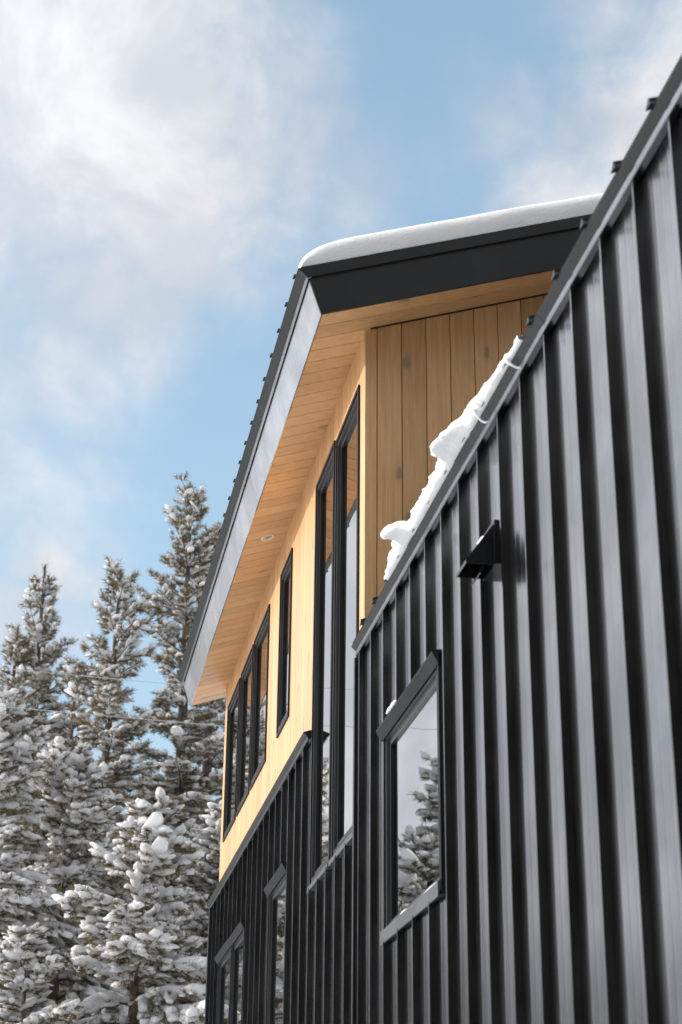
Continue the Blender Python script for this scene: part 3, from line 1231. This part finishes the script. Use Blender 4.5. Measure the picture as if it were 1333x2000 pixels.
    NV = np.einsum('nij,nkj->nki', Fm, T) + tp[:, None]
    NV = NV.reshape(-1, 3)
    NF = np.arange(len(NV)).reshape(-1, 3)
    # snow
    bp_, bd, br, bs = np.array(bp_), np.array(bd), np.array(br), np.array(bs)
    SV, SF, off = [], [], 0
    big = br * bs > .085
    for sel, (iv, jf) in ((big, ICO2), (~big, ICO1)):
        P, D, Rr, st = bp_[sel], bd[sel].copy(), br[sel], bs[sel]
        if not len(P):
            continue
        D /= np.linalg.norm(D, axis=1, keepdims=True)
        n_ = len(P)
        upv = np.tile([0, 0, 1.0], (n_, 1))
        A = np.cross(upv, D)
        A /= np.linalg.norm(A, axis=1, keepdims=True) + 1e-9
        Ux = np.cross(D, A)
        # lumpy radius
        ph = rg.uniform(0, 6.28, (n_, 3))
        lump = 1 + .20 * np.sin(iv[None, :, 0] * 2.7 + ph[:, :1]) * np.cos(iv[None, :, 1] * 3.1 + ph[:, 1:2]) + .14 * np.sin(iv[None, :, 2] * 4.3 + ph[:, 2:3]) + .09 * rg.normal(size=(n_, len(iv)))
        fl = rg.uniform(.55, .85, n_)
        loc = iv[None] * lump[:, :, None]
        loc[:, :, 2] = np.where(loc[:, :, 2] < 0, loc[:, :, 2] * .75, loc[:, :, 2])
        W = (D[:, None] * (loc[:, :, 0:1] * st[:, None, None]) + A[:, None] * loc[:, :, 1:2] + Ux[:, None] * (loc[:, :, 2:3] * fl[:, None, None])) * Rr[:, None, None] + P[:, None]
        SV.append(W.reshape(-1, 3))
        SF.append((jf[None] + (np.arange(n_) * len(iv))[:, None, None]).reshape(-1, 3) + off)
        off += n_ * len(iv)
    out = {'trunk': np_mesh('trunk', trunkV, trunkF, M_BARK, True),
           'limbs': np_mesh('limbs', np.concatenate(tubesV), np.concatenate(tubesF), M_BARK, True),
           'needles': np_mesh('needles', NV, NF, M_NEEDLE, False)}
    if SV:
        out['snow_load'] = np_mesh('snow_load', np.concatenate(SV), np.concatenate(SF), M_TSNOW, True)
    return out


def place_tree(meshes, x, y, rz, label, sc=1.0, z=-.1, name='pine_tree', group='snowy pines around the house'):
    t = empty(name, (x, y, z))
    t.rotation_euler = (0, 0, rz)
    t.scale = (sc, sc, sc)
    tag(t, label, 'tree', group)
    for k, me in meshes.items():
        o = bpy.data.objects.new(k, me)
        col.objects.link(o)
        o.parent = t
        if k != 'trunk':
            o['kind'] = 'stuff'
    return t


def at(az, dist):
    return (dist * math.cos(R(az)), 1.6 + dist * math.sin(R(az)))


def hgt(el, dist):
    return 1.6 + dist * math.tan(R(el)) + .1


# tall bare-topped pine behind the eave (two leaders)
A = tree_meshes(11, hgt(24.6, 33), 3.5, 1.40, 1.15, shape=.50, top_snow=.48, gaps=.18, step=.30, droop=.9)
B = tree_meshes(23, hgt(21.6, 31), 3.0, 1.25, 1.1, shape=.40, top_snow=.52, step=.30, droop=1.0, gaps=.2)
C = tree_meshes(35, hgt(21.6, 34), 2.5, 1.75, 1.2, shape=.70, top_snow=.46, gaps=.16, step=.27, droop=.8)
D = tree_meshes(47, hgt(14.0, 24), .6, 2.05, 1.3, shape=.66, top_snow=.85, step=.27, droop=1.5, gaps=.08)
E_ = tree_meshes(59, hgt(15.5, 29), 1.0, 2.0, 1.3, shape=.62, top_snow=.8, step=.27, droop=1.35, gaps=.10)

x, y = at(-4.72, 33)
place_tree(A, x, y, .4, 'tallest pine, bare-topped, rising behind the far end of the eave')
x, y = at(-5.5, 34.5)
place_tree(A, x, y, 2.6, 'second thin pine top crowding behind the tallest pine at the eave', .985)
x, y = at(-1.95, 31)
place_tree(B, x, y, 1.0, 'slim ragged pine standing free against the sky left of the eave')
x, y = at(.35, 34)
place_tree(C, x, y, 0.2, 'broad pine at left with the highest top of its clump')
x, y = at(-.75, 35.5)
place_tree(C, x, y, 2.2, 'pine shoulder to the right of the broad left pine', .90)
x, y = at(1.25, 33)
place_tree(C, x, y, 4.1, 'pine with a lower top at the left picture edge', .89)
x, y = at(-3.3, 24)
place_tree(D, x, y, .6, 'small pine buried in snow in front, just left of the house corner')
x, y = at(-.25, 23.5)
place_tree(D, x, y, 3.1, 'small snow-laden pine at the bottom left, lowest of the group', .76)
x, y = at(-5.9, 29)
place_tree(E_, x, y, .9, 'snow-heavy pine touching the house corner under the eave end', .93)
x, y = at(-.9, 28)
place_tree(E_, x, y, 2.4, 'thickly snow-covered pine in the middle of the left clump', 1.0)
x, y = at(1.2, 27)
place_tree(E_, x, y, 4.4, 'thickly snow-covered pine low at the left picture edge', 1.02)
x, y = at(-1.75, 29.5)
place_tree(E_, x, y, 5.3, 'snow-covered pine below the slim ragged pine', .93)
x, y = at(-4.0, 30.5)
place_tree(E_, x, y, 1.7, 'snow-covered pine low behind the small buried pine', .76)

# pines standing to the left of the picture, seen in the window panes
refl = [(40.0, 8.35, E_, 1.36, 'pale snow-laden pine mirrored at the right of the square window'),
        (38.6, 7.45, D, 1.42, 'rounder snowy pine mirrored low in the middle of the square window'),
        (46.0, 8.4, C, .78, 'slim darker pine mirrored at the left of the square window'),
        (50.0, 6.4, A, 1.0, 'tall pine mirrored in the tall windows'),
        (51.0, 12.0, C, .78, 'broad pine mirrored low in the metal wall'),
        (50.0, 15.2, E_, 1.15, 'snowy pine mirrored beside the broad one in the metal wall'),
        (52.0, 17.8, C, .82, 'outer broad pine mirrored low in the nearest metal panels'),
        (49.0, 20.6, E_, 1.2, 'outermost snowy pine mirrored low in the nearest metal panels')]
for i, (x, y, ms, sc, lb) in enumerate(refl):
    place_tree(ms, x, y, i * 1.3, lb, sc, group='pines beside the yard')

# ------------------------------------------------------------------ overhead wires
for (p0, p1, dist, sag, lb) in (((0, 1305), (320, 1335), 27.0, .25, 'thin upper overhead wire crossing in front of the pines'),
                                ((0, 1380), (435, 1418), 26.0, .25, 'thin lower overhead wire crossing in front of the pines')):
    a = pdir(*p0)
    b = pdir(*p1)
    A3 = CAM + a * (dist / a.x)
    B3 = CAM + b * ((dist + 1.0) / b.x)
    dv = B3 - A3
    pts = []
    for k in range(41):
        t = -7 + 11.5 * k / 40
        q = A3 + dv * t
        q = q + Vector((0, 0, sag * .03 * (t - .5) ** 2))
        pts.append(tuple(q))
    o = tube('overhead_wire', pts, .006, M_WIRE, None, 6)
    tag(o, lb, 'wire', 'overhead wires')

# ------------------------------------------------------------------ dark pines added out of view behind the camera, to darken the reflections
def reflection_forest():
    rg = np.random.default_rng(5)
    V = []
    for k in range(260):
        az = rg.uniform(R(112), R(250))
        d = rg.uniform(13, 34)
        cx, cy = 4 + d * math.cos(az), 1.6 + d * math.sin(az)
        H = rg.uniform(12, 19)
        nl = 300
        t = rg.uniform(0.04, 1, nl) ** .8
        z = H * t
        a = rg.uniform(0, 6.283, nl)
        r = 2.1 * (1 - t) ** .8 * rg.uniform(.2, 1, nl) + .05
        c = np.stack([cx + r * np.cos(a), cy + r * np.sin(a), z], 1)
        u = rg.normal(size=(nl, 3))
        u /= np.linalg.norm(u, axis=1, keepdims=True)
        v = np.cross(u, rg.normal(size=(nl, 3)))
        v /= np.linalg.norm(v, axis=1, keepdims=True)
        sz = rg.uniform(.3, .7, (nl, 1))
        V.append(np.stack([c - u * sz * .5, c + u * sz * .5, c + v * sz], 1).reshape(-1, 3))
    V = np.concatenate(V)
    me = np_mesh('reflection_forest', V, np.arange(len(V)).reshape(-1, 3), M_NEEDLE, False)
    o = bpy.data.objects.new('reflection_forest', me)
    col.objects.link(o)
    o['kind'] = 'stuff'
    tag(o, 'dense dark pines added unseen behind the viewpoint to darken reflections', 'reflection_forest', None, 'stuff')


reflection_forest()
